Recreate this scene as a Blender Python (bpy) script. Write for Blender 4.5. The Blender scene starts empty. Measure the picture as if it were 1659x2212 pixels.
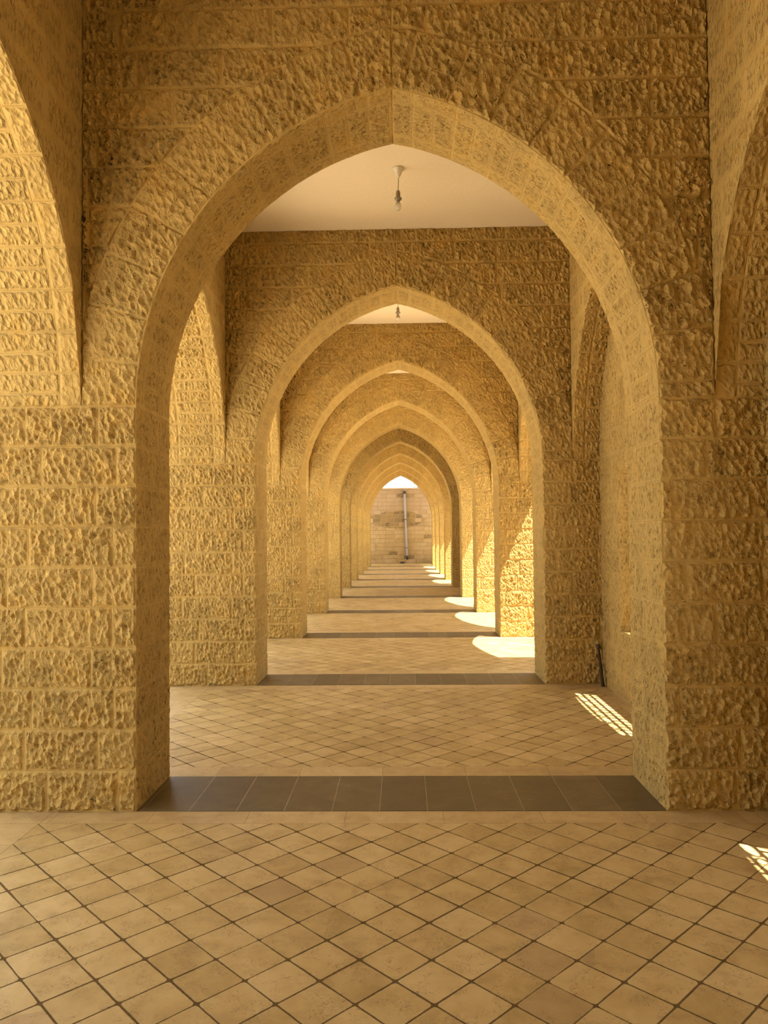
import bpy, math, random
import numpy as np
from mathutils import Vector, Matrix
random.seed(7)
SC = bpy.context.scene
COL = SC.collection

# ------------------------------------------------------------------ dimensions (metres)
CAMH = 1.67
P, T, Y1 = 3.805, 0.6585, 4.59          # bay pitch, wall thickness, front of the nearest arch
HW = 1.60                                # half width of the passage arches
ZS = 2.48                                # springing height (ten courses)
CH = 0.248                               # course height
RD = 0.39                                # depth of the voussoir ring
XI, XO = 1.938, 2.60                     # inner / outer plane of the long side walls
ZC = 5.11                                # ceiling
XP = 2.235                                # inner plane of the infill walls
def yf(k): return Y1 + (k - 1) * P
def yb(k): return yf(k) + T

# ------------------------------------------------------------------ scene helpers
def tag(o, label=None, cat=None, group=None, kind=None):
    if label: o['label'] = label
    if cat: o['category'] = cat
    if group: o['group'] = group
    if kind: o['kind'] = kind
    return o
def empty(name, loc, label=None, cat=None, group=None, kind=None):
    o = bpy.data.objects.new(name, None); COL.objects.link(o); o.location = loc
    o.empty_display_size = 0.2
    return tag(o, label, cat, group, kind)

class MB:
    """collects grid patches and simple solids into one mesh"""
    def __init__(s, origin=(0, 0, 0)):
        s.v = []; s.f = []; s.uv = []; s.e = []; s.m = []; s.n = 0; s.o = np.array(origin, float); s.smooth = []
    def grid(s, Pt, UV, want, mat=0, edge=None, smooth=True):
        """Pt (a,b,3) UV (a,b,2); want = rough outward direction (3,) or array (a,b,3)"""
        a, b, _ = Pt.shape
        i = np.arange(a - 1)[:, None] * b + np.arange(b - 1)[None, :]
        q = np.stack([i, i + b, i + b + 1, i + 1], -1).reshape(-1, 4)
        ca, cb = (a - 1) // 2, (b - 1) // 2
        nrm = np.cross(Pt[ca + 1, cb] - Pt[ca, cb], Pt[ca, cb + 1] - Pt[ca, cb])
        w = np.array(want, float)
        if w.ndim > 1: w = w[ca, cb]
        if float(np.dot(nrm, w)) < 0: q = q[:, ::-1]
        if edge is None:
            du = np.linalg.norm(np.diff(Pt, axis=0), axis=2); dv = np.linalg.norm(np.diff(Pt, axis=1), axis=2)
            cu = np.concatenate([np.zeros((1, b)), np.cumsum(du, 0)], 0); cv = np.concatenate([np.zeros((a, 1)), np.cumsum(dv, 1)], 1)
            edge = np.minimum(np.minimum(cu, cu[-1:] - cu), np.minimum(cv, cv[:, -1:] - cv))
        s.v.append(Pt.reshape(-1, 3)); s.f.append(q + s.n); s.uv.append(UV.reshape(-1, 2)); s.e.append(edge.reshape(-1))
        s.m.append(np.full(len(q), mat)); s.smooth.append(np.full(len(q), smooth)); s.n += a * b
    def box(s, lo, hi, mat=0):
        lo = np.array(lo, float); hi = np.array(hi, float)
        for ax in range(3):
            p, q = [i for i in range(3) if i != ax]
            for side in (0, 1):
                G = np.zeros((2, 2, 3)); U = np.zeros((2, 2, 2))
                for i in range(2):
                    for j in range(2):
                        G[i, j, ax] = (lo, hi)[side][ax]; G[i, j, p] = (lo, hi)[i][p]; G[i, j, q] = (lo, hi)[j][q]
                        U[i, j] = (G[i, j, p], G[i, j, q])
                w = np.zeros(3); w[ax] = 1 if side else -1
                s.grid(G, U, w, mat, smooth=False)
    def tube(s, pts, r, seg=12, mat=0, cap=True):
        pts = np.array(pts, float); n = len(pts)
        rr = np.full(n, r) if np.isscalar(r) else np.array(r, float)
        tan = np.gradient(pts, axis=0); tan /= np.linalg.norm(tan, axis=1)[:, None]
        ref = np.array([0, 0, 1.0]) if abs(tan[0, 2]) < 0.9 else np.array([1.0, 0, 0])
        V = []
        u = np.cross(tan[0], ref); u /= np.linalg.norm(u)
        for i in range(n):
            u = u - np.dot(u, tan[i]) * tan[i]; u /= np.linalg.norm(u); w = np.cross(tan[i], u)
            a = np.linspace(0, 2 * math.pi, seg + 1)
            V.append(pts[i] + rr[i] * (np.cos(a)[:, None] * u + np.sin(a)[:, None] * w))
        V = np.array(V); U = np.zeros(V.shape[:2] + (2,)); U[..., 0] = np.arange(n)[:, None]; U[..., 1] = np.arange(seg + 1)[None]
        s.grid(V, U, V[(n - 1) // 2, (seg) // 2] - pts[(n - 1) // 2], mat, edge=np.ones(V.shape[:2]))
        if cap:
            for k, sg in ((0, -1), (n - 1, 1)):
                c = np.repeat(pts[k][None], seg + 1, 0); G = np.stack([V[k], c * 0.999 + V[k] * 0.001], 0)
                s.grid(G, np.zeros(G.shape[:2] + (2,)), tan[k] * sg, mat, edge=np.ones(G.shape[:2]), smooth=False)
    def build(s, name, mats, parent=None):
        v = np.concatenate(s.v) - s.o; f = np.concatenate(s.f); uv = np.concatenate(s.uv); e = np.concatenate(s.e)
        me = bpy.data.meshes.new(name)
        me.vertices.add(len(v)); me.vertices.foreach_set('co', v.astype(np.float32).ravel())
        me.loops.add(f.size); me.loops.foreach_set('vertex_index', f.ravel().astype(np.int32))
        me.polygons.add(len(f)); me.polygons.foreach_set('loop_start', np.arange(0, f.size, 4, dtype=np.int32))
        me.update(calc_edges=True)
        me.polygons.foreach_set('material_index', np.concatenate(s.m).astype(np.int32))
        me.polygons.foreach_set('use_smooth', np.concatenate(s.smooth).astype(bool))
        l = me.uv_layers.new(name='UVMap'); l.data.foreach_set('uv', uv[f.ravel()].astype(np.float32).ravel())
        at = me.attributes.new('edge', 'FLOAT', 'POINT'); at.data.foreach_set('value', e.astype(np.float32))
        for m in (mats if isinstance(mats, (list, tuple)) else [mats]): me.materials.append(m)
        me.validate()
        o = bpy.data.objects.new(name, me); COL.objects.link(o)
        if parent is not None: o.parent = parent
        else: o.location = tuple(s.o)
        return o

def lathe(prof, c, seg=24):
    """profile [(r,z)] about the vertical axis at c -> points, uv"""
    a = np.linspace(0, 2 * math.pi, seg + 1); pr = np.array(prof, float)
    G = np.zeros((len(pr), seg + 1, 3))
    G[..., 0] = c[0] + pr[:, 0:1] * np.cos(a); G[..., 1] = c[1] + pr[:, 0:1] * np.sin(a); G[..., 2] = c[2] + pr[:, 1:2]
    return G, np.zeros(G.shape[:2] + (2,))

# ------------------------------------------------------------------ node helpers
class S:
    """socket wrapper with arithmetic"""
    nt = None
    def __init__(s, sk): s.s = sk
    @staticmethod
    def m(op, *a, clamp=False):
        n = S.nt.nodes.new('ShaderNodeMath'); n.operation = op; n.use_clamp = clamp
        for i, x in enumerate(a):
            if isinstance(x, S): S.nt.links.new(x.s, n.inputs[i])
            else: n.inputs[i].default_value = float(x)
        return S(n.outputs[0])
    def __add__(a, b): return S.m('ADD', a, b)
    __radd__ = __add__
    def __sub__(a, b): return S.m('SUBTRACT', a, b)
    def __rsub__(a, b): return S.m('SUBTRACT', b, a)
    def __mul__(a, b): return S.m('MULTIPLY', a, b)
    __rmul__ = __mul__
    def __truediv__(a, b): return S.m('DIVIDE', a, b)
def mn(a, b): return S.m('MINIMUM', a, b)
def mx(a, b): return S.m('MAXIMUM', a, b)
def fl(a): return S.m('FLOOR', a)
def ab(a): return S.m('ABSOLUTE', a)
def gt(a, b): return S.m('GREATER_THAN', a, b)
def lt(a, b): return S.m('LESS_THAN', a, b)
def sat(a): return S.m('ADD', a, 0.0, clamp=True)
def sstep(a, lo, hi):
    n = S.nt.nodes.new('ShaderNodeMapRange'); n.interpolation_type = 'SMOOTHSTEP'
    for i, x in ((0, a), (1, lo), (2, hi)):
        if isinstance(x, S): S.nt.links.new(x.s, n.inputs[i])
        else: n.inputs[i].default_value = x
    return S(n.outputs[0])
def lerp(a, b, t): return a + (b - a) * t if isinstance(a, S) else (b - a) * t + a
def vec(x, y, z=0.0):
    n = S.nt.nodes.new('ShaderNodeCombineXYZ')
    for i, q in enumerate((x, y, z)):
        if isinstance(q, S): S.nt.links.new(q.s, n.inputs[i])
        else: n.inputs[i].default_value = q
    return n.outputs[0]
def sep(sk):
    n = S.nt.nodes.new('ShaderNodeSeparateXYZ'); S.nt.links.new(sk, n.inputs[0]); return [S(o) for o in n.outputs]
def white(v):
    n = S.nt.nodes.new('ShaderNodeTexWhiteNoise'); n.noise_dimensions = '3D'; S.nt.links.new(v, n.inputs['Vector']); return S(n.outputs['Value'])
def noise(v, scale, detail=3, rough=0.55, dist=0.0):
    n = S.nt.nodes.new('ShaderNodeTexNoise'); S.nt.links.new(v, n.inputs['Vector'])
    n.inputs['Scale'].default_value = scale; n.inputs['Detail'].default_value = detail
    n.inputs['Roughness'].default_value = rough; n.inputs['Distortion'].default_value = dist
    return S(n.outputs['Fac'])
def voro(v, scale, feature='F1', smooth=0.4, rnd=1.0):
    n = S.nt.nodes.new('ShaderNodeTexVoronoi'); n.feature = feature; S.nt.links.new(v, n.inputs['Vector'])
    n.inputs['Scale'].default_value = scale; n.inputs['Randomness'].default_value = rnd
    if feature == 'SMOOTH_F1': n.inputs['Smoothness'].default_value = smooth
    return S(n.outputs['Distance'])
def ramp(fac, stops):
    n = S.nt.nodes.new('ShaderNodeValToRGB'); S.nt.links.new(fac.s, n.inputs[0])
    el = n.color_ramp.elements
    el[0].position = stops[0][0]; el[0].color = (*stops[0][1], 1)
    el[1].position = stops[-1][0]; el[1].color = (*stops[-1][1], 1)
    for p, c in stops[1:-1]: e = el.new(p); e.color = (*c, 1)
    return n.outputs[0]
def mixc(fac, a, b, mode='MIX'):
    n = S.nt.nodes.new('ShaderNodeMix'); n.data_type = 'RGBA'; n.blend_type = mode; n.clamp_factor = True
    if isinstance(fac, S): S.nt.links.new(fac.s, n.inputs[0])
    else: n.inputs[0].default_value = fac
    for i, c in ((6, a), (7, b)):
        if isinstance(c, tuple): n.inputs[i].default_value = (*c, 1)
        else: S.nt.links.new(c, n.inputs[i])
    return n.outputs[2]
def newmat(name):
    m = bpy.data.materials.new(name); m.use_nodes = True; nt = m.node_tree
    for n in list(nt.nodes): nt.nodes.remove(n)
    S.nt = nt
    out = nt.nodes.new('ShaderNodeOutputMaterial'); b = nt.nodes.new('ShaderNodeBsdfPrincipled')
    nt.links.new(b.outputs[0], out.inputs['Surface'])
    return m, nt, b, out
def uvpos():
    nt = S.nt
    n = nt.nodes.new('ShaderNodeUVMap'); n.uv_map = 'UVMap'
    g = nt.nodes.new('ShaderNodeNewGeometry')
    at = nt.nodes.new('ShaderNodeAttribute'); at.attribute_name = 'edge'
    u, v, _ = sep(n.outputs[0])
    tc = nt.nodes.new('ShaderNodeTexCoord')
    return u, v, tc.outputs['Object'], S(at.outputs['Fac'])

STONE = (0.478, 0.322, 0.104)
def stone(name, mode='course', ch=CH, bw=0.52, amp=1.0, true=False, margin=(0.004, 0.024), width=T, lump=30.0, tint=STONE, seed=0.0, fine=False, jd=0.20, jdepth=0.0022):
    m, nt, b, out = newmat(name)
    u, v, pos, edge = uvpos()
    n9 = noise(pos, 11.0, 3, 0.6)
    wob = n9 - 0.5
    if mode == 'course':
        row = fl(v / ch); fv = v - row * ch
        dv = mn(fv, ch - fv)
        r1 = white(vec(row, seed + 3.1, 0.5)); par = row - fl(row / 2.0) * 2.0
        w = (r1 * 0.34 + 0.83) * bw
        off = par * 0.12 + r1 * 0.07 + 0.11
        t = (u - off) / w; cell = fl(t); fu = (t - cell) * w
        du = mn(fu, w - fu)
        d = mn(du, dv)
    elif mode == 'ring':
        # u = arc length, v = radial distance from the intrados
        row = u * 0.0; t = u / bw; cell = fl(t); fu = (t - cell) * bw
        du = mn(fu, bw - fu); dv = mn(v, ch - v); d = mn(du, dv)
    else:  # soffit : u across (0..width), v = arc length
        mg = 0.135
        e = mn(u, width - u); inm = lt(e, mg)
        L = lerp(bw, bw * 2.0, inm)
        t = v / L; row = fl(t); fv = (t - row) * L; dv = mn(fv, L - fv)
        cell = inm * (gt(u, width * 0.5) * 3.0 + 2.0)
        du = ab(e - mg)
        du = mn(du, e + 0.02)
        d = mn(du, dv)
    idv = vec(cell, row, seed)
    rid = white(idv); rid2 = white(vec(row, cell, seed + 7.7))
    # hammered relief : short slanting pits and ridges
    px, py, pz = sep(pos)
    pv = vec(px + n9 * 0.025 + rid * 3.0, py + n9 * 0.02, pz * 0.74 + px * 0.32 + py * 0.32 + n9 * 0.02)
    n1 = noise(pv, 23.0, 5, 0.57, 0.2)
    dd = d + (n1 - 0.5) * 0.030 + wob * 0.015
    mask = sstep(dd, margin[0], margin[1])
    joint = (1.0 - sstep(d + (n1 - 0.5) * 0.005, 0.0008, 0.0042)) * sstep(n9, 0.30, 0.50)
    pit = None
    if fine:
        # dressed face picked all over with small elongated chips
        pit = sstep(noise(vec(px + wob * 0.02, py + wob * 0.02, pz * 0.5 + px * 0.12), 52.0, 3, 0.6), 0.52, 0.66)
        relief = (n1 - 0.5) * 0.032 - pit * 0.011
    else:
        v1 = voro(pv, lump, 'F1')
        relief = (v1 - 0.35) * 0.036 + (n1 - 0.5) * 0.042 + wob * 0.024
    vary = rid2 * 0.40 + 0.80
    if mode == 'soffit':
        vary = vary * lerp(1.0, 0.5, inm)
    h = (mask if not fine else lerp(0.35, 1.0, mask)) * (relief * vary * amp + 0.007 * amp) + (n1 - 0.5) * 0.006 + wob * 0.004 - joint * jdepth
    fade = sstep(edge, 0.0, 0.012)
    h = h * fade
    dn = nt.nodes.new('ShaderNodeDisplacement'); dn.inputs['Midlevel'].default_value = 0.0; dn.inputs['Scale'].default_value = 1.0
    nt.links.new(h.s, dn.inputs['Height']); nt.links.new(dn.outputs[0], out.inputs['Displacement'])
    m.displacement_method = 'BOTH' if true else 'BUMP'
    # colour : per block tone, mottling, ochre and grey staining, slightly paler dressed margins
    big = noise(pos, 1.6, 4, 0.6); mid = noise(pos, 5.0, 4)
    a = tuple(c * 0.78 for c in tint); c_ = tuple(min(1, c * 1.16) for c in tint)
    fac = sat(rid * 0.18 + (mid - 0.5) * 1.1 + (big - 0.5) * 0.9 + 0.42)
    col = ramp(fac, [(0.0, a), (0.5, tint), (1.0, c_)])
    oc = sstep(mid, 0.54, 0.72)
    col = mixc(oc * 0.40, col, (tint[0] * 0.98, tint[1] * 0.84, tint[2] * 0.50))
    gr = sstep(big, 0.56, 0.72)
    col = mixc(gr * 0.30, col, (tint[0] * 0.82, tint[1] * 0.88, tint[2] * 1.15))
    cav = (1.0 - sstep(n1, 0.34, 0.52)) * mask * min(1.0, amp + 0.2)  # hollows and pits painted darker, shade put into the colour for contrast
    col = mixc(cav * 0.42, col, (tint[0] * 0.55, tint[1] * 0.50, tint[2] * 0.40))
    if pit is not None: col = mixc(pit * lerp(0.25, 1.0, mask) * 0.42, col, (tint[0] * 0.50, tint[1] * 0.45, tint[2] * 0.35))
    col = mixc((1.0 - mask) * 0.14, col, tuple(min(1, c * 1.12) for c in tint))
    col = mixc(joint * jd, col, tuple(c * 0.50 for c in tint))
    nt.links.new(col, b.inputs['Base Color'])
    b.inputs['Roughness'].default_value = 0.9
    b.inputs['Specular IOR Level'].default_value = 0.15
    return m

def plain(name, col, rough=0.6, metal=0.0, bump=0.0, bscale=40, var=0.0):
    m, nt, b, out = newmat(name)
    tc = nt.nodes.new('ShaderNodeTexCoord')
    n = noise(tc.outputs['Object'], bscale, 4)
    c = mixc(sat((n - 0.5) * 2.0 + 0.5), tuple(x * (1 - var) for x in col), tuple(min(1, x * (1 + var)) for x in col))
    nt.links.new(c, b.inputs['Base Color'])
    b.inputs['Roughness'].default_value = rough; b.inputs['Metallic'].default_value = metal
    if bump:
        bn = nt.nodes.new('ShaderNodeBump'); bn.inputs['Distance'].default_value = bump
        nt.links.new(n.s, bn.inputs['Height']); nt.links.new(bn.outputs[0], b.inputs['Normal'])
    return m

TD = 0.283                                # tile diagonal
def floor_mat():
    m, nt, b, out = newmat('diagonal_limestone_tiles')
    g = nt.nodes.new('ShaderNodeNewGeometry'); pos = g.outputs['Position']
    x, y, z = sep(pos)
    wv = noise(pos, 5.0, 2) - 0.5; wf = noise(pos, 60.0, 2) - 0.5
    X = x + 0.293 + wv * 0.006; Y = y - 3.713 + (noise(pos, 4.3, 2) - 0.5) * 0.006
    a = (X + Y) / TD; c = (X - Y) / TD
    ia = fl(a); ic = fl(c); fa = a - ia; fc = c - ic
    side = TD / math.sqrt(2)
    da = mn(fa, 1.0 - fa) * side; dc = mn(fc, 1.0 - fc) * side
    # border band along the cross strips and the side walls
    rel = y - Y1 + 40 * P; yy = rel - fl(rel / P) * P           # 0..P, strip at 0..T
    near_f = gt(yy, P - 0.19); near_b = gt(yy, T) * lt(yy, T + 0.22)
    bandy = mx(near_f, near_b); bandx = gt(ab(x), 2.105)
    strip = lt(yy, T)
    band = mx(mx(bandy, bandx), strip)
    by = fl((x + 0.12 + near_f * 0.2) / 0.58); fx = (x + 0.12 + near_f * 0.2) - by * 0.58
    byy = fl((y + 0.3) / 0.55); fyy = (y + 0.3) - byy * 0.55
    dband = lerp(mn(fx, 0.58 - fx), mn(fyy, 0.55 - fyy), bandx)
    dborder = mn(ab(yy - (P - 0.19)), mn(ab(yy - (T + 0.22)), ab(ab(x) - 2.105)))
    # joint width grows where corners meet, as chipped corners do
    dt = mn(da, dc)
    crn = mx(da, dc)
    jw = white(vec(ia, ic, 5.0))
    chip = (1.0 - sstep(crn, 0.0, 0.020)) * 0.0045 * (jw * 1.4 + 0.3)
    wdt = sat(noise(pos, 2.3, 2) * 2.4 - 0.8) * 0.0042 + wf * 0.0028
    jt = 1.0 - sstep(dt - chip - wdt, 0.0000, 0.0030)
    jb = (1.0 - sstep(dband - wf * 0.002, 0.0006, 0.0022)) * 0.45
    jbo = (1.0 - sstep(dborder, 0.0008, 0.0028)) * 0.5
    joint = mx(lerp(jt, jb, band), jbo * (1.0 - strip))
    idn = white(vec(lerp(ia, by, band), lerp(ic, byy, band), lerp(1.0, 3.0, band)))
    idn2 = white(vec(ic, ia, 9.0))
    big = noise(pos, 0.9, 3); mid = noise(pos, 7.0, 5, 0.6, 0.4)
    fac = sat(idn * 0.42 + (mid - 0.5) * 1.2 + (big - 0.5) * 0.8 + 0.28)
    col = ramp(fac, [(0, (0.355, 0.240, 0.083)), (0.5, (0.500, 0.355, 0.142)), (1, (0.62, 0.462, 0.215))])
    dark = gt(idn2, 0.90) * gt(noise(pos, 0.5, 1), 0.50)
    col = mixc(dark * 0.38, col, (0.34, 0.22, 0.11))
    # fossil veins and pits
    vn = noise(pos, 26.0, 3, 0.6, 1.4)
    vein = (1.0 - sstep(ab(vn - 0.5), 0.0, 0.020)) * sstep(noise(pos, 9.0, 3), 0.44, 0.58)
    col = mixc(vein * 0.85, col, (0.22, 0.13, 0.05))
    stn = sstep(noise(pos, 4.3, 5, 0.68), 0.56, 0.72)
    col = mixc(stn * 0.35, col, (0.28, 0.18, 0.09))
    col = mixc(band * 0.12, col, (0.56, 0.40, 0.25))
    col = mixc(joint * 0.85, col, (0.085, 0.050, 0.018))
    nt.links.new(col, b.inputs['Base Color'])
    hh = (vn * 0.15 + mid * 0.5 + noise(pos, 90, 3) * 0.12) * 0.003 - joint * 0.004 - vein * 0.0006 + idn * 0.001
    bn = nt.nodes.new('ShaderNodeBump'); bn.inputs['Distance'].default_value = 1.0; bn.inputs['Strength'].default_value = 0.8
    nt.links.new(hh.s, bn.inputs['Height']); nt.links.new(bn.outputs[0], b.inputs['Normal'])
    b.inputs['Roughness'].default_value = 0.58
    nt.links.new(((1.0 - joint) * 0.32).s, b.inputs['Specular IOR Level'])
    return m
def strip_mat():
    m, nt, b, out = newmat('grey_brown_threshold_slabs')
    g = nt.nodes.new('ShaderNodeNewGeometry'); pos = g.outputs['Position']
    x, y, z = sep(pos)
    xs = x + 0.12; i = fl(xs / 0.29); f = xs - i * 0.29
    oi = nt.nodes.new('ShaderNodeObjectInfo')
    d = mn(f, 0.29 - f); r = white(vec(i, S(oi.outputs['Random']) * 31.0, 1.0))
    mid = noise(pos, 6.0, 5, 0.65, 0.6)
    col = ramp(sat(r * 0.45 + (mid - 0.5) * 1.3 + 0.28), [(0, (0.090, 0.064, 0.026)), (0.5, (0.128, 0.092, 0.040)), (1, (0.20, 0.145, 0.070))])
    vn = noise(pos, 20.0, 3, 0.6, 1.2)
    vein = (1.0 - sstep(ab(vn - 0.5), 0.0, 0.010)) * sstep(noise(pos, 8.0, 3), 0.54, 0.68)
    col = mixc(vein * 0.5, col, (0.42, 0.33, 0.22))
    jn = 1.0 - sstep(d, 0.0010, 0.0030)
    col = mixc(jn * 0.6, col, (0.44, 0.34, 0.22))
    nt.links.new(col, b.inputs['Base Color'])
    bn = nt.nodes.new('ShaderNodeBump'); bn.inputs['Distance'].default_value = 1.0; bn.inputs['Strength'].default_value = 0.6
    hh = mid * 0.002 - jn * 0.002
    nt.links.new(hh.s, bn.inputs['Height']); nt.links.new(bn.outputs[0], b.inputs['Normal'])
    b.inputs['Roughness'].default_value = 0.5; b.inputs['Specular IOR Level'].default_value = 0.4
    return m
def endwall_mat():
    m, nt, b, out = newmat('old_coursed_rubble')
    u, v, pos, edge = uvpos()
    wv = noise(pos, 1.6, 2) - 0.5
    vv = v + wv * 0.10
    ch = 0.235
    row = fl(vv / ch); fv = vv - row * ch; dv = mn(fv, ch - fv)
    r1 = white(vec(row, 2.0, 0.5)); w = r1 * 0.14 + 0.27
    bandm = gt(v, 2.05) * lt(v, 3.02)
    w = lerp(w * 1.5, w, bandm)
    t = (u + r1 * 3.0 + (noise(pos, 2.2, 1) - 0.5) * 0.25) / w; cell = fl(t); fu = (t - cell) * w; du = mn(fu, w - fu)
    d = mn(du, dv) + (noise(pos, 14.0, 2) - 0.5) * 0.018
    rid = white(vec(cell, row, 1.0)); rid2 = white(vec(row, cell, 4.0))
    mask = sstep(d, 0.006, 0.022)
    base = (0.44, 0.305, 0.135)
    fac = sat(rid * 0.4 + (noise(pos, 3.0, 4) - 0.5) * 1.3 + 0.3)
    col = ramp(fac, [(0, (0.33, 0.215, 0.08)), (0.5, base), (1, (0.50, 0.375, 0.21))])
    up = sstep(v, 1.4, 3.6)  # upper wall painted greyer to imitate open-sky light, lower part stays golden
    col = mixc(up * 0.6, col, (0.37, 0.27, 0.185))
    col = mixc((1.0 - mask) * 0.30, col, (0.30, 0.20, 0.09))
    # weathered brown stones: a lens-shaped patch of bare stones, others scattered
    cx = (u + 0.25) / 1.55; cz = (v - 2.50) / 0.50
    lens = 1.0 - sstep(cx * cx + cz * cz + (noise(pos, 2.5, 2) - 0.5) * 0.9, 0.85, 1.15)
    brown = mx(lens * gt(rid2, 0.18), gt(rid2, 0.93) * 0.8)
    col = mixc(brown * mask * 0.75, col, ramp(rid, [(0, (0.15, 0.10, 0.038)), (0.5, (0.23, 0.155, 0.06)), (1, (0.27, 0.17, 0.045))]))
    blk = gt(rid2, 0.955) * sstep(noise(pos, 12.0, 3), 0.45, 0.60)
    col = mixc(blk * mask * 0.7, col, (0.10, 0.06, 0.03))
    damp = (1.0 - sstep(v + (noise(pos, 2.0, 3) - 0.5) * 0.5, 0.05, 0.45)) * sstep(u, 0.2, 1.6)
    col = mixc(damp * 0.5, col, (0.20, 0.14, 0.06))
    nt.links.new(col, b.inputs['Base Color'])
    h = mask * (0.010 + noise(pos, 16.0, 4, 0.65) * 0.026) + noise(pos, 50.0, 3) * 0.006
    dn = nt.nodes.new('ShaderNodeDisplacement'); dn.inputs['Midlevel'].default_value = 0.0; dn.inputs['Scale'].default_value = 1.0
    nt.links.new(h.s, dn.inputs['Height']); nt.links.new(dn.outputs[0], out.inputs['Displacement'])
    m.displacement_method = 'BUMP'
    b.inputs['Roughness'].default_value = 0.9; b.inputs['Specular IOR Level'].default_value = 0.15
    return m

M = {}
for tr, sx in ((True, ''), (False, '_far')):
    M['face' + sx] = stone('rock_faced_course' + sx, 'course', true=tr)
    M['reveal' + sx] = stone('pier_reveal' + sx, 'course', bw=0.36, fine=True, amp=0.85, true=tr, seed=5.0, margin=(0.004, 0.022), lump=34)
    M['ring' + sx] = stone('voussoir_face' + sx, 'ring', ch=RD, jd=0.10, jdepth=0.001, bw=0.285, amp=1.0, true=tr, margin=(0.002, 0.018), seed=9.0, lump=26)
    M['soffit' + sx] = stone('arch_soffit' + sx, 'soffit', bw=0.1425, fine=True, amp=0.80, true=tr, margin=(0.008, 0.026), seed=11.0, lump=40)
    M['sidesoffit' + sx] = stone('side_arch_soffit' + sx, 'soffit', bw=0.124, amp=0.85, true=tr, margin=(0.006, 0.022), seed=13.0, width=XO - XI, lump=32)
    M['inner' + sx] = stone('dressed_side_wall' + sx, 'course', bw=0.6, fine=True, jd=0.0, jdepth=0.0, amp=0.65, true=tr, margin=(0.01, 0.05), seed=15.0, lump=32)
M['plaster'] = plain('cream_plaster', (0.88, 0.74, 0.50), 0.85, bump=0.002, bscale=30, var=0.02)
M['roof_and_shade'] = plain('roof_screed', (0.55, 0.50, 0.42), 0.9, var=0.08)
M['ground'] = plain('pale_courtyard_paving', (0.72, 0.63, 0.50), 0.85, bump=0.004, bscale=12, var=0.10)
M['floor'] = floor_mat(); M['strip'] = strip_mat(); M['end'] = endwall_mat()
M['cap'] = plain('wall_coping', (0.52, 0.42, 0.31), 0.9, bump=0.004, bscale=20, var=0.12)
M['iron'] = plain('painted_iron', (0.55, 0.50, 0.42), 0.5)

# ------------------------------------------------------------------ arch geometry
def arc(hw, rise, n):
    """right half of a two-centred arch: x(0..hw reversed), z above springing, arc length from springing, centre offset, radius"""
    c = (rise * rise - hw * hw) / (2 * hw); R = hw + c
    th = np.linspace(0, math.acos(c / R), n)
    return -c + R * np.cos(th), R * np.sin(th), R * th, c, R, th
def zin(x, hw, rise):
    c = (rise * rise - hw * hw) / (2 * hw); R = hw + c
    return np.sqrt(np.maximum(R * R - (np.abs(x) + c) ** 2, 0))
def lin(a, b, res): return np.linspace(a, b, max(2, int(math.ceil(abs(b - a) / res)) + 1))
def mesh2(a, b): return np.meshgrid(a, b, indexing='ij')
def st(*a): return np.stack(np.broadcast_arrays(*a), -1).astype(float)

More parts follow.
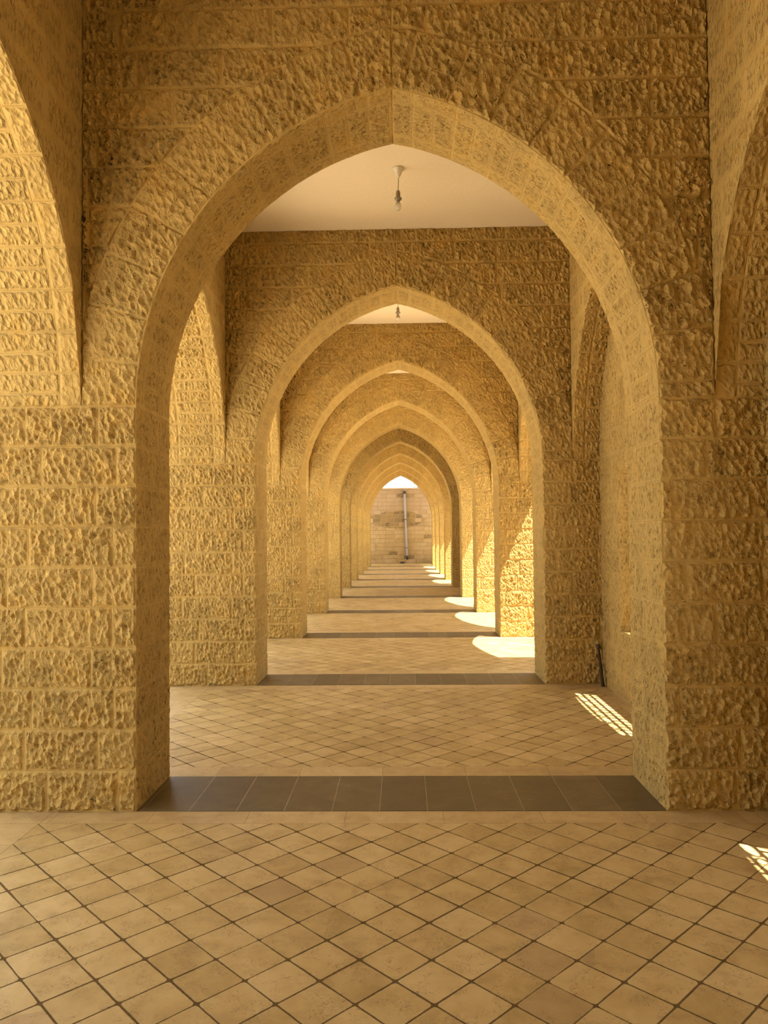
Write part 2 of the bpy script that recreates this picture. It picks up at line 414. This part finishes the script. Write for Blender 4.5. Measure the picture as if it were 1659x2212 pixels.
def transverse(k, res, name, label=None, kind=None, group=None):
    far = '' if res <= 0.031 else '_far'
    bres = max(res * 5, 0.12)
    Ya, Yb = yf(k), yb(k); rise = 4.43 + 0.032 * (k - 1) - ZS if k > 0 else 1.95
    org = (0, (Ya + Yb) / 2, 0); y0 = (Ya + Yb) / 2
    root = empty(name, (0, y0, 0), label, 'arch' if not kind else None, group, kind)
    mats = [M['face' + far], M['reveal' + far], M['ring' + far], M['soffit' + far], M['face_far'], M['reveal_far'], M['ring_far'], M['soffit_far']]
    # piers
    for s in (-1, 1):
        b = MB(org)
        xs = lin(HW, XO, res); zs = lin(0, ZS, res); X, Z = mesh2(xs, zs)
        b.grid(st(s * X, np.full_like(X, Ya), Z), st(X - HW + (0 if s < 0 else 11), Z + (0 if s < 0 else CH * 4)), (0, -1, 0), 0)
        ys = lin(Ya, Yb, res); Y, Z = mesh2(ys, zs)
        b.grid(st(np.full_like(Y, s * HW), Y, Z), st(Y - Ya + k * 1.0, Z + 20 * CH * (k % 5)), (-s, 0, 0), 1)
        xs = lin(HW, XO, bres); zs = lin(0, ZS, bres); X, Z = mesh2(xs, zs)
        b.grid(st(s * X, np.full_like(X, Yb), Z), st(X - HW + 5, Z), (0, 1, 0), 4)
        Y, Z = mesh2(lin(Ya, Yb, bres), zs)
        b.grid(st(np.full_like(Y, s * XO), Y, Z), st(Y - Ya, Z), (s, 0, 0), 4)
        X, Y = mesh2(xs, lin(Ya, Yb, bres))
        b.grid(st(s * X, Y, np.full_like(X, ZS)), st(X, Y), (0, 0, 1), 4)
        b.build('pier', mats, root)
    # voussoir ring with its soffit
    b = MB(org)
    x, z, sl, c, R, th = arc(HW, rise, max(12, int(2.9 / res)))
    for s in (-1, 1):
        nr = max(2, int(RD / res) + 1); tr = np.linspace(0, 1, nr)
        # the radial lines fan from the centre on the opposite side, ring clipped at the side wall and the axis
        TH, TR = mesh2(np.linspace(0, th[-1], len(th)), tr)
        rlim = np.minimum(R + RD, (XI + c) / np.cos(np.minimum(TH, 1.5)))
        rax = c / np.maximum(np.cos(TH), 1e-6)
        RR = R + (rlim - R) * TR
        XX = -c + RR * np.cos(TH); ZZ = ZS + RR * np.sin(TH)
        # close the wedge at the crown: stretch the last angles on to the axis
        thE = np.arccos(np.clip(c / RR, -1, 1)); TH2 = TH * thE / th[-1]
        rlim2 = np.minimum(R + RD, (XI + c) / np.cos(TH2)); RR = R + (rlim2 - R) * TR
        XX = -c + RR * np.cos(TH2); ZZ = ZS + RR * np.sin(TH2)
        XX[-1] = 0
        for Yp, w, mt, dz in ((Ya, -1, 2, 1), (Yb, 1, 6, 4)):
            b.grid(st(s * XX[::dz], np.full_like(XX[::dz], Yp), ZZ[::dz]), st(TH2[::dz] * R + 0.03 + (7 if s > 0 else 0), RR[::dz] - R), (0, w, 0), mt)
        ys = lin(Ya, Yb, res); A, Y = mesh2(np.arange(len(x)), ys)
        Pt = st(s * x[A], Y, ZS + z[A])
        dirs = st(-s * np.cos(th[A]), np.zeros_like(Y), -np.sin(th[A]))
        b.grid(Pt, st(Y - Ya, sl[A] + (3.1 if s > 0 else 0)), dirs, 3)
    b.build('arch_ring', mats, root)
    # spandrel
    b = MB(org)
    def ze(X): return np.where(np.abs(X) + c < R + RD, ZS + np.sqrt(np.maximum((R + RD) ** 2 - (np.abs(X) + c) ** 2, 0)), ZS)
    xlim = XI - 0.0
    for s in (-1, 1):
        for Yp, w, mt, rs in ((Ya, -1, 0, res), (Yb, 1, 4, bres)):
            xs = lin(0, xlim, rs); nz = max(3, int((ZC - 3.0) / rs)); tz = np.linspace(0, 1, nz); X, TT = mesh2(xs, tz)
            zl = ze(X); Z = zl + (ZC - zl) * TT
            b.grid(st(s * X, np.full_like(X, Yp), Z), st(s * X + 20 + k, Z + 7 * CH), (0, w, 0), mt)
        # end block above the pier, closing the long side wall
        Y, Z = mesh2(lin(Ya, Yb, 0.15), lin(ZS, ZC, 0.15))
        b.grid(st(np.full_like(Y, s * XO), Y, Z), st(Y - Ya, Z), (s, 0, 0), 4)
    b.build('spandrel', mats, root)
    return root

def side_arch(k, s, res, name, label=None, kind=None, group=None):
    """open arch of the long side wall in the bay between arch k and arch k+1"""
    far = '' if res <= 0.031 else '_far'
    Ya, Yb = yb(k), yf(k + 1); ym = (Ya + Yb) / 2; hw = (Yb - Ya) / 2; rise = 1.89
    org = (s * (XI + XO) / 2, ym, ZS)
    root = empty(name, org, label, 'arch' if not kind else None, group, kind)
    mats = [M['inner' + far], M['sidesoffit' + far], M['face_far']]
    x, z, sl, c, R, th = arc(hw, rise, max(12, int(2.8 / res)))
    b = MB(org)
    for e in (-1, 1):
        rs = res if e > 0 else max(res, 0.06)
        xs = lin(XI, XO, rs); A, X = mesh2(np.arange(len(x)), xs)
        b.grid(st(s * X, ym + e * x[A], ZS + z[A]), st(X - XI, sl[A] + e * 5 + k), st(0 * X, -e * np.cos(th[A]), -np.sin(th[A])), 1)
    b.build('arch_band', mats, root)
    b = MB(org)
    for e in (-1, 1):
        for Xp, w, mt, rs in ((XI, -s, 0, res * 1.3), (XO, s, 2, 0.15)):
            ys = lin(0, hw, rs); nz = max(3, int((ZC - 3.2) / rs)); Y, TT = mesh2(ys, np.linspace(0, 1, nz))
            zl = ZS + zin(Y, hw, rise); Z = zl + (ZC - zl) * TT
            b.grid(st(np.full_like(Y, s * Xp), ym + e * Y, Z), st(e * Y + k * 3 + 9, Z + 11 * CH), (w, 0, 0), mt)
    b.build('spandrel', mats, root)
    return root

NA = 10
ordn = ['', 'nearest', 'second', 'third', 'fourth', 'fifth', 'sixth', 'seventh', 'eighth', 'ninth', 'tenth']
labs = {1: 'nearest and largest pointed arch of rough yellow stone, its wide piers reaching both picture edges',
        2: 'second pointed stone arch, seen whole inside the nearest one, brown shaded wall above it',
        3: 'third pointed stone arch, the first whose right pier catches slanting direct sunlight',
        4: 'fourth pointed stone arch from the viewer, narrow sunlit right pier behind the third arch',
        5: 'fifth pointed stone arch from the viewer, brightly lit face around its opening',
        6: 'sixth pointed stone arch, its face and right pier darker than those before and behind',
        7: 'seventh pointed stone arch counted from the viewer, directly behind the darker sixth',
        8: 'eighth pointed stone arch counted from the viewer, third from the far end',
        9: 'ninth pointed stone arch, last but one before the far wall',
        10: 'last and smallest pointed stone arch, with sky and the old wall seen through it'}
RES = {1: 0.011, 2: 0.014, 3: 0.02, 4: 0.03}
for k in range(1, NA + 1):
    transverse(k, RES.get(k, 0.09), 'stone_arch', labs[k], group='pointed arches across the passage')
for k in (0, -1):
    transverse(k, 0.12, 'wall_back', kind='structure')

for k in range(-1, NA):
    for s in (-1, 1):
        seen = k >= 1
        res = {(1, -1): 0.012, (2, -1): 0.015, (1, 1): 0.013, (2, 1): 0.015, (3, 1): 0.02, (3, -1): 0.02, (4, 1): 0.03, (4, -1): 0.03}.get((k, s), 0.1)
        if not seen:
            side_arch(k, s, 0.12, 'wall_left' if s < 0 else 'wall_right', kind='structure')
            continue
        sd = 'left' if s < 0 else 'right'
        extra = {(1, -1): 'pale stone side arch at the left picture edge, springing from the nearest left pier',
                 (2, -1): 'bright side arch on the left seen through the nearest arch',
                 (1, 1): 'shaded side arch at the top right corner, springing from the nearest right pier',
                 (2, 1): 'shaded side arch on the right seen through the nearest arch, walled up below',
                 (3, 1): 'sunny open side arch on the right between the second and third cross arches',
                 (3, -1): 'side arch on the left between the second and third cross arches'}
        lab = extra.get((k, s), 'stone side arch on the %s between the %s and %s cross arches' % (sd, ordn[k], ordn[k + 1] if k + 1 <= 10 else 'last'))
        side_arch(k, s, res, 'side_arch', lab, group='arches along the %s side of the passage' % sd)

# ------------------------------------------------------------------ infill walls on the right with latticed windows
def infill(k, res, window=True, wn=1):
    far = '' if res <= 0.031 else '_far'
    Ya, Yb = yb(k), yf(k + 1); ym = (Ya + Yb) / 2; hw = (Yb - Ya) / 2; rise = 1.89
    w0, w1, zs0 = ym - 0.98, ym + 0.87, 0.66
    def head(y):
        t = (y - (ym - 0.055)) / 0.925; return 2.25 + 0.20 * (1 - t * t)
    org = ((XP + XO) / 2, ym, 0)
    b = MB(org); mats = [M['reveal' + far], M['face_far']]
    def zt(Y): return ZS + zin(Y - ym, hw, rise)
    def panel(ya, yb_, f0, f1, Xp, w, rs, mt):
        ys = lin(ya, yb_, rs); nz = max(3, int(2.0 / rs)); Y, TT = mesh2(ys, np.linspace(0, 1, nz))
        lo, hi = f0(Y), f1(Y); Z = lo + (hi - lo) * TT
        b.grid(st(np.full_like(Y, Xp), Y, Z), st(Y - Ya + 30, Z + 10 * CH), (w, 0, 0), mt)
    zero = lambda Y: Y * 0.0
    for Xp, w, rs, mt in ((XP, -1, res, 0), (XO, 1, 0.15, 1)):
        if not window:
            panel(Ya, Yb, zero, zt, Xp, w, rs, mt); continue
        panel(Ya, w0, zero, zt, Xp, w, rs, mt); panel(w1, Yb, zero, zt, Xp, w, rs, mt)
        panel(w0, w1, zero, lambda Y: Y * 0 + zs0, Xp, w, rs, mt); panel(w0, w1, head, zt, Xp, w, rs, mt)
    if window:
        for yj, w in ((w0, 1), (w1, -1)):
            X, Z = mesh2(lin(XP, XO, res), lin(zs0, head(yj), res)); b.grid(st(X, np.full_like(X, yj), Z), st(X - XP, Z + 10 * CH), (0, w, 0), 0)
        X, Y = mesh2(lin(XP, XO, 0.1), lin(w0, w1, 0.05))
        b.grid(st(X, Y, np.full_like(X, zs0)), st(X, Y), (0, 0, 1), 1); b.grid(st(X, Y, head(Y)), st(X, Y), (0, 0, -1), 1)
        # outer rebate of the far jamb, against which the lattice closes
        b.box((XO - 0.10, w1 - 0.16, zs0), (XO - 0.001, w1 + 0.01, 2.40), 1)
    o = b.build('wall_right', mats); tag(o, kind='structure')
    if window:
        w1 = w1 - 0.16
        # iron lattice: upright and level bars with a row of rings under the arched head
        g = MB(((XO - 0.012), ym, zs0)); xl = XO - 0.012; t = 0.0085
        n = 16; ysb = np.linspace(w0, w1, n + 1)
        for y in ysb:
            segs = [(zs0, 2.07), (2.29, head(min(max(y, w0 + 0.01), w1 - 0.01)))]
            for a, c_ in segs:
                if c_ - a > 0.03: g.box((xl - t, y - t, a), (xl + t, y + t, c_))
        zb = 2.07
        while zb > zs0 - 0.01:
            g.box((xl - t * 1.3, w0, zb - t), (xl + t * 1.3, w1, zb + t)); zb -= 0.21
        g.box((xl - t * 1.3, w0 + 0.05, 2.29 - t), (xl + t * 1.3, w1 - 0.05, 2.29 + t))
        for i in range(8):
            yc = w0 + (i + 0.5) * (w1 - w0) / 8; a = np.linspace(0, 2 * math.pi, 25)
            g.tube(np.stack([0 * a + xl, yc + 0.095 * np.cos(a), 2.18 + 0.100 * np.sin(a)], 1), 0.009, 6, cap=False)
        ys = np.linspace(w0, w1, 21); g.tube(np.stack([0 * ys + xl, ys, head(ys) - 0.01], 1), 0.014, 6)
        for y in (w0 + 0.008, w1 - 0.008): g.box((xl - t, y - t, zs0), (xl + t, y + t, 2.25))
        o = g.build('window_%d' % wn, M['iron']); tag(o, kind='structure')
infill(0, 0.018, True, 1); infill(1, 0.014, True, 2); infill(-1, 0.1, True, 3)
# the closed bay further down the passage
CLOSED = 5
def closed_bay(k):
    Ya, Yb = yb(k), yf(k + 1); ym = (Ya + Yb) / 2; hw = (Yb - Ya) / 2
    b = MB((XO - 0.1, ym, 0))
    for Xp, w in ((XO - 0.2, -1), (XO - 0.02, 1)):
        Y, TT = mesh2(lin(Ya, Yb, 0.05), np.linspace(0, 1, 20)); Z = (ZS + zin(Y - ym, hw, 1.89)) * TT
        b.grid(st(np.full_like(Y, Xp), Y, Z), st(Y, Z), (w, 0, 0), 0)
    tag(b.build('wall_right', [M['reveal_far']]), kind='structure')
closed_bay(CLOSED)
# unseen solid wall behind the viewer at left, added to darken the near bay
b = MB((-XO, yb(-1) + 1.5, 0)); b.box((-XO + 0.05, yb(-1), 0), (-XO + 0.25, yf(0), ZC)); tag(b.build('wall_left', M['face_far']), kind='structure')
# cross walls of the building beyond, running outwards from the right side
def out_wall(k, H, L=3.2):
    b = MB((XO + L / 2, yf(k) + T / 2, 0)); Ya, Yb = yf(k) + 0.002, yb(k) - 0.002
    for Yp, w in ((Ya, -1), (Yb, 1)):
        X, Z = mesh2(lin(XO + 0.005, XO + L, 0.2), lin(0, H, 0.2)); b.grid(st(X, np.full_like(X, Yp), Z), st(X, Z), (0, w, 0), 0)
    for Xp, w in ((XO + L, 1), (XO + 0.005, -1)):
        Y, Z = mesh2(lin(Ya, Yb, 0.2), lin(0, H, 0.2)); b.grid(st(np.full_like(Y, Xp), Y, Z), st(Y, Z), (w, 0, 0), 0)
    X, Y = mesh2(lin(XO + 0.005, XO + L, 0.2), lin(Ya, Yb, 0.2)); b.grid(st(X, Y, np.full_like(X, H)), st(X, Y), (0, 0, 1), 0)
    tag(b.build('wall_outside', [M['face_far']]), kind='structure')
out_wall(2, 6.0); out_wall(6, 6.0)

# closing wall behind the viewer
b = MB((0, -7, 0)); b.box((-XO, yf(-1) - 3.6, 0), (XO, yf(-1) - 3.3, ZC)); tag(b.build('wall_back', M['face_far']), kind='structure')

# ------------------------------------------------------------------ floor, thresholds, ceiling, ground
YE = 43.2
b = MB((0, 18, 0)); X, Y = mesh2(lin(-XO, XO, 1.0), lin(yf(-1) - 3.6, YE, 1.0)); b.grid(st(X, Y, 0 * X), st(X, Y), (0, 0, 1), 0)
tag(b.build('floor', M['floor']), kind='structure')
for k in range(-1, NA + 1):
    b = MB((0, yf(k) + T / 2, 0)); b.box((-HW + 0.001, yf(k) + 0.002, -0.02), (HW - 0.001, yb(k) - 0.002, 0.003))
    tag(b.build('trim_%d' % (k + 2), M['strip']), kind='structure')
for k in range(-1, NA):
    b = MB((0, yb(k) + 1.5, ZC)); X, Y = mesh2(lin(-XI - 0.002, XI + 0.002, 0.5), lin(yb(k) - 0.001, yf(k + 1) + 0.001, 0.5))
    b.grid(st(X, Y, 0 * X + ZC - 0.004), st(X, Y), (0, 0, -1), 0)
    tag(b.build('ceiling', M['plaster']), kind='structure')
b = MB((0, 16, ZC)); b.box((-XO - 0.04, yf(-1) - 3.6, ZC), (XO + 0.04, yb(NA), ZC + 0.42)); tag(b.build('roof_and_shade', M['roof_and_shade']), kind='structure')
b = MB((0, 41, ZC + 0.1)); b.box((-XO, yb(NA) + 0.003, ZC + 0.12), (6.0, YE - 0.25, ZC + 0.42)); tag(b.build('roof_and_shade', M['roof_and_shade']), kind='structure')  # unseen end slab, added to keep the sun off the far wall
for sgn in (-1, 1):
    b = MB((sgn * 20, 20, -0.03)); xx = sorted((sgn * XO, sgn * 45)); X, Y = mesh2(np.linspace(xx[0], xx[1], 5), np.linspace(-30, 75, 5))
    b.grid(st(X, Y, 0 * X - 0.03), st(X, Y), (0, 0, 1), 0)
    tag(b.build('ground', M['ground']), kind='structure')

# ------------------------------------------------------------------ old wall closing the view
ZE = 4.33
b = MB((0, YE, 0)); X, Z = mesh2(lin(-16, 16, 0.2), lin(0, ZE - 0.06, 0.2))
b.grid(st(X, 0 * X + YE, Z), st(X, Z), (0, -1, 0), 0)
b.grid(st(X, 0 * X + YE + 0.5, Z), st(X, Z), (0, 1, 0), 0)
b.box((-16, YE - 0.03, ZE - 0.06), (16, YE + 0.53, ZE), 1)
tag(b.build('wall_far', [M['end'], M['cap']]), kind='structure')

# downpipe
M['pipe'] = plain('grey_painted_pipe', (0.33, 0.31, 0.30), 0.5, var=0.06, bscale=6)
M['dark'] = plain('blackened_metal', (0.03, 0.026, 0.022), 0.6)
xp0, xp1, yp = 0.205, 0.315, YE - 0.10
root = empty('downpipe', (xp1, YE, 0.3), 'grey vertical drainpipe fixed to the old stone wall beyond the last arch', 'drainpipe')
def px(z): return xp1 + (xp0 - xp1) * (z - 0.3) / 3.8
def mb_at(): return MB((xp1, YE, 0.3))
b = mb_at(); zz = np.linspace(0.42, 4.02, 12); b.tube(np.stack([px(zz), 0 * zz + yp, zz], 1), 0.055, 16); b.build('pipe', M['pipe'], root)
b = mb_at(); G, U = lathe([(0.0, 0.10), (0.085, 0.10), (0.085, 0.0), (0.062, -0.06)], (px(4.03), yp, 4.03), 16); b.grid(G, U, (0, 0, 1), edge=np.ones(G.shape[:2])); b.tube([(px(4.05), yp + .12, 4.08), (px(4.05), yp - .02, 4.08)], 0.04, 10); b.build('outlet_head', M['dark'], root)
b = mb_at(); b.tube([(px(.42), yp, .44), (px(.36), yp, .36), (px(.30) + .01, yp - .05, .30), (px(.25) + .02, yp - .13, .27)], [0.062, 0.064, 0.064, 0.066], 14); b.build('shoe', M['dark'], root)
for z in (2.50, 0.88):
    b = mb_at(); a = np.linspace(0, 2 * math.pi, 17); b.tube([(px(z), yp, z - .018), (px(z), yp, z + .018)], 0.070, 16)
    b.box((px(z) - .015, yp, z - .015), (px(z) + .015, YE, z + .015)); b.build('bracket', M['dark'], root)

# dark lump at the foot of the wall
b = MB((0.05, YE - 0.2, 0))
G, U = lathe([(0.001, 0.09), (0.06, 0.088), (0.09, 0.07), (0.105, 0.035), (0.11, 0.0)], (0.05, YE - 0.22, 0), 20)
rg = np.random.RandomState(3); G[..., 2] *= 1 + 0.25 * rg.rand(*G.shape[:2]); G[..., 0] = 0.05 + (G[..., 0] - 0.05) * 1.35 ; G[:, -1] = G[:, 0]
b.grid(G, U, (0, 0, 1), edge=np.ones(G.shape[:2]))
tag(b.build('stone', plain('dark_stone', (0.05, 0.04, 0.028), 0.9, bump=0.01)), 'small dark stone lying at the foot of the far wall beneath the drainpipe', 'stone')

# shrub rising behind the far wall
rg = np.random.RandomState(11)
root = empty('shrub', (1.0, YE + 1.9, 0), 'dark green leafy shrub showing above the top right of the far wall', 'shrub')
b = MB((1.0, YE + 1.9, 0)); tips = []
for i in range(16):
    a = rg.rand() * 6.28; r = 0.15 + rg.rand() * 0.55; top = np.array([1.20 + r * math.cos(a), YE + 1.9 + r * 0.7 * math.sin(a), 4.68 + rg.rand() * 0.50])
    basep = np.array([1.0, YE + 1.9, 0.0]); midp = np.array([1.05 + 0.3 * math.cos(a), YE + 1.9 + 0.3 * math.sin(a), 2.6 + rg.rand() * 0.5])
    tt = np.linspace(0, 1, 9)[:, None]; pts = (1 - tt) ** 2 * basep + 2 * tt * (1 - tt) * midp + tt ** 2 * top
    b.tube(pts, np.linspace(0.028, 0.006, 9), 6); tips.append(pts)
b.build('stem', plain('shrub_bark', (0.10, 0.07, 0.04), 0.9), root)
b = MB((1.0, YE + 1.9, 0))
for pts in tips:
    for j in range(90):
        t = 7.99 * (0.6 + 0.4 * rg.rand()); q0 = int(t); c0 = pts[q0] + (pts[q0 + 1] - pts[q0]) * (t - q0) + rg.randn(3) * np.array([.13, .13, .12])
        u_ = rg.randn(3); u_ /= np.linalg.norm(u_); w_ = np.cross(u_, rg.randn(3)); w_ /= np.linalg.norm(w_)
        L, Wd = 0.060 + 0.04 * rg.rand(), 0.030; nn = np.cross(u_, w_) * 0.008
        G = np.array([[c0 - u_ * L, c0 - w_ * Wd * .6 + nn, c0 + u_ * 0.0 - w_ * Wd + nn], [c0 - u_ * L + w_ * .002, c0 + w_ * Wd * .6 + nn, c0 + u_ * L]])
        b.grid(G, np.zeros((2, 3, 2)), nn, edge=np.ones((2, 3)))
b.build('foliage', plain('shrub_leaves', (0.07, 0.10, 0.035), 0.6, var=0.4, bscale=8), root)

# ------------------------------------------------------------------ pendant bulbs
M['rose'] = plain('white_plastic', (0.78, 0.70, 0.56), 0.4)
M['sock'] = plain('grey_lampholder', (0.30, 0.24, 0.16), 0.5)
M['cord'] = plain('old_flex', (0.38, 0.30, 0.20), 0.6)
mg, nt, bs, out = newmat('bulb_glass')
bs.inputs['Base Color'].default_value = (0.95, 0.93, 0.88, 1); bs.inputs['Roughness'].default_value = 0.08
bs.inputs['Transmission Weight'].default_value = 0.75; bs.inputs['IOR'].default_value = 1.2
M['glass'] = mg
def lamp(x, y, label):
    root = empty('pendant_lamp', (x, y, ZC), label, 'lamp', 'bare bulbs hanging from the ceiling')
    def q(): return MB((x, y, ZC))
    b = q(); G, U = lathe([(0.001, -0.005), (0.056, -0.005), (0.056, -0.014), (0.040, -0.024), (0.028, -0.050), (0.018, -0.078), (0.010, -0.092), (0.006, -0.098)], (x, y, ZC)); b.grid(G, U, (0, -1, 0), edge=np.ones(G.shape[:2])); b.build('ceiling_rose', M['rose'], root)
    b = q(); b.tube([(x, y, ZC - .09), (x - .002, y, ZC - .15), (x - .006, y, ZC - .22)], 0.0045, 8); b.build('cord', M['cord'], root)
    b = q(); G, U = lathe([(0.002, -.215), (.016, -.218), (.021, -.235), (.022, -.275), (.036, -.290), (.033, -.302), (.018, -.303), (.018, -.318), (.002, -.318)], (x - .006, y, ZC)); b.grid(G, U, (0, -1, 0), edge=np.ones(G.shape[:2])); b.build('socket', M['sock'], root)
    b = q(); G, U = lathe([(0.002, -.312), (.014, -.314), (.016, -.325), (.025, -.340), (.031, -.358), (.0315, -.372), (.027, -.388), (.016, -.400), (.002, -.404)], (x - .006, y, ZC)); b.grid(G, U, (0, -1, 0), edge=np.ones(G.shape[:2])); b.build('bulb', M['glass'], root)
lamp(0.035, 6.98, 'bare clear bulb on a short cord, the nearer and larger of the two seen hanging')
lamp(0.015, 10.62, 'small bare bulb hanging in the tip of the second arch, further away')

# iron stake leaning in the corner by the second right pier
root = empty('iron_stake', (2.19, 8.26, 0), 'thin dark iron stake with a ball top leaning in the right corner', 'stake')
b = MB((2.19, 8.26, 0)); b.tube([(2.19, 8.25, 0.0), (2.165, 8.31, 0.41)], [0.019, 0.011], 10); b.build('rod', plain('rusty_iron', (0.045, 0.022, 0.012), 0.95, var=0.3), root)
b = MB((2.19, 8.26, 0)); a = np.linspace(-math.pi / 2, math.pi / 2, 9); G, U = lathe([(max(.0004, .025 * math.cos(t)), .025 * math.sin(t)) for t in a], (2.165, 8.31, 0.42), 14); b.grid(G, U, (0, -1, 0), edge=np.ones(G.shape[:2])); b.build('ball_finial', M['dark'], root)
b = MB((2.19, 8.26, 0)); b.tube([(2.180, 8.275, .165), (2.178, 8.28, .185)], 0.021, 10); b.build('collar', M['dark'], root)

# ------------------------------------------------------------------ light
w = bpy.data.worlds.new('sky'); SC.world = w; w.use_nodes = True; nt = w.node_tree
bg = nt.nodes['Background']; bg.inputs[0].default_value = (0.97, 0.97, 0.96, 1); bg.inputs[1].default_value = 2.0
sd = bpy.data.lights.new('sun', 'SUN'); sd.energy = 16.5; sd.color = (1.0, 0.94, 0.83); sd.angle = math.radians(0.40)
so = bpy.data.objects.new('sun', sd); COL.objects.link(so)
so.rotation_euler = Vector((-0.345, 0.195, -1.0)).to_track_quat('-Z', 'Y').to_euler(); so.location = (6, -3, 12)

# ------------------------------------------------------------------ camera
f_px, pi_, ya, ro, cx = 1626.6, 0.0296, 0.0233, 0.0097, 0.031
Rv = Vector((math.cos(ya), math.sin(ya), 0)); F0 = Vector((-math.sin(ya), math.cos(ya), 0)); Uz = Vector((0, 0, 1))
F = F0 * math.cos(pi_) + Uz * math.sin(pi_); Up = -F0 * math.sin(pi_) + Uz * math.cos(pi_)
R2 = Rv * math.cos(ro) - Up * math.sin(ro); U2 = Rv * math.sin(ro) + Up * math.cos(ro)
cd = bpy.data.cameras.new('camera'); cam = bpy.data.objects.new('camera', cd); COL.objects.link(cam)
mw = Matrix((R2, U2, -F)).transposed().to_4x4(); mw.translation = Vector((cx, 0, CAMH)); cam.matrix_world = mw
cd.sensor_fit = 'VERTICAL'; cd.sensor_height = 36; cd.lens = f_px / 2212 * 36; cd.clip_start = 0.05; cd.clip_end = 300
SC.camera = cam

SC.view_settings.view_transform = 'Standard'; SC.view_settings.look = 'None'; SC.view_settings.gamma = 1
SC.view_settings.use_curve_mapping = False; SC.view_settings.exposure = 0.32
SC.cycles.max_bounces = 6; SC.cycles.diffuse_bounces = 4
SC.cycles.adaptive_threshold = 0.1; SC.cycles.adaptive_min_samples = 12; SC.cycles.glossy_bounces = 3
SC.cycles.sample_clamp_indirect = 8.0; SC.cycles.caustics_reflective = False; SC.cycles.caustics_refractive = False
SC.cycles.use_denoising = True
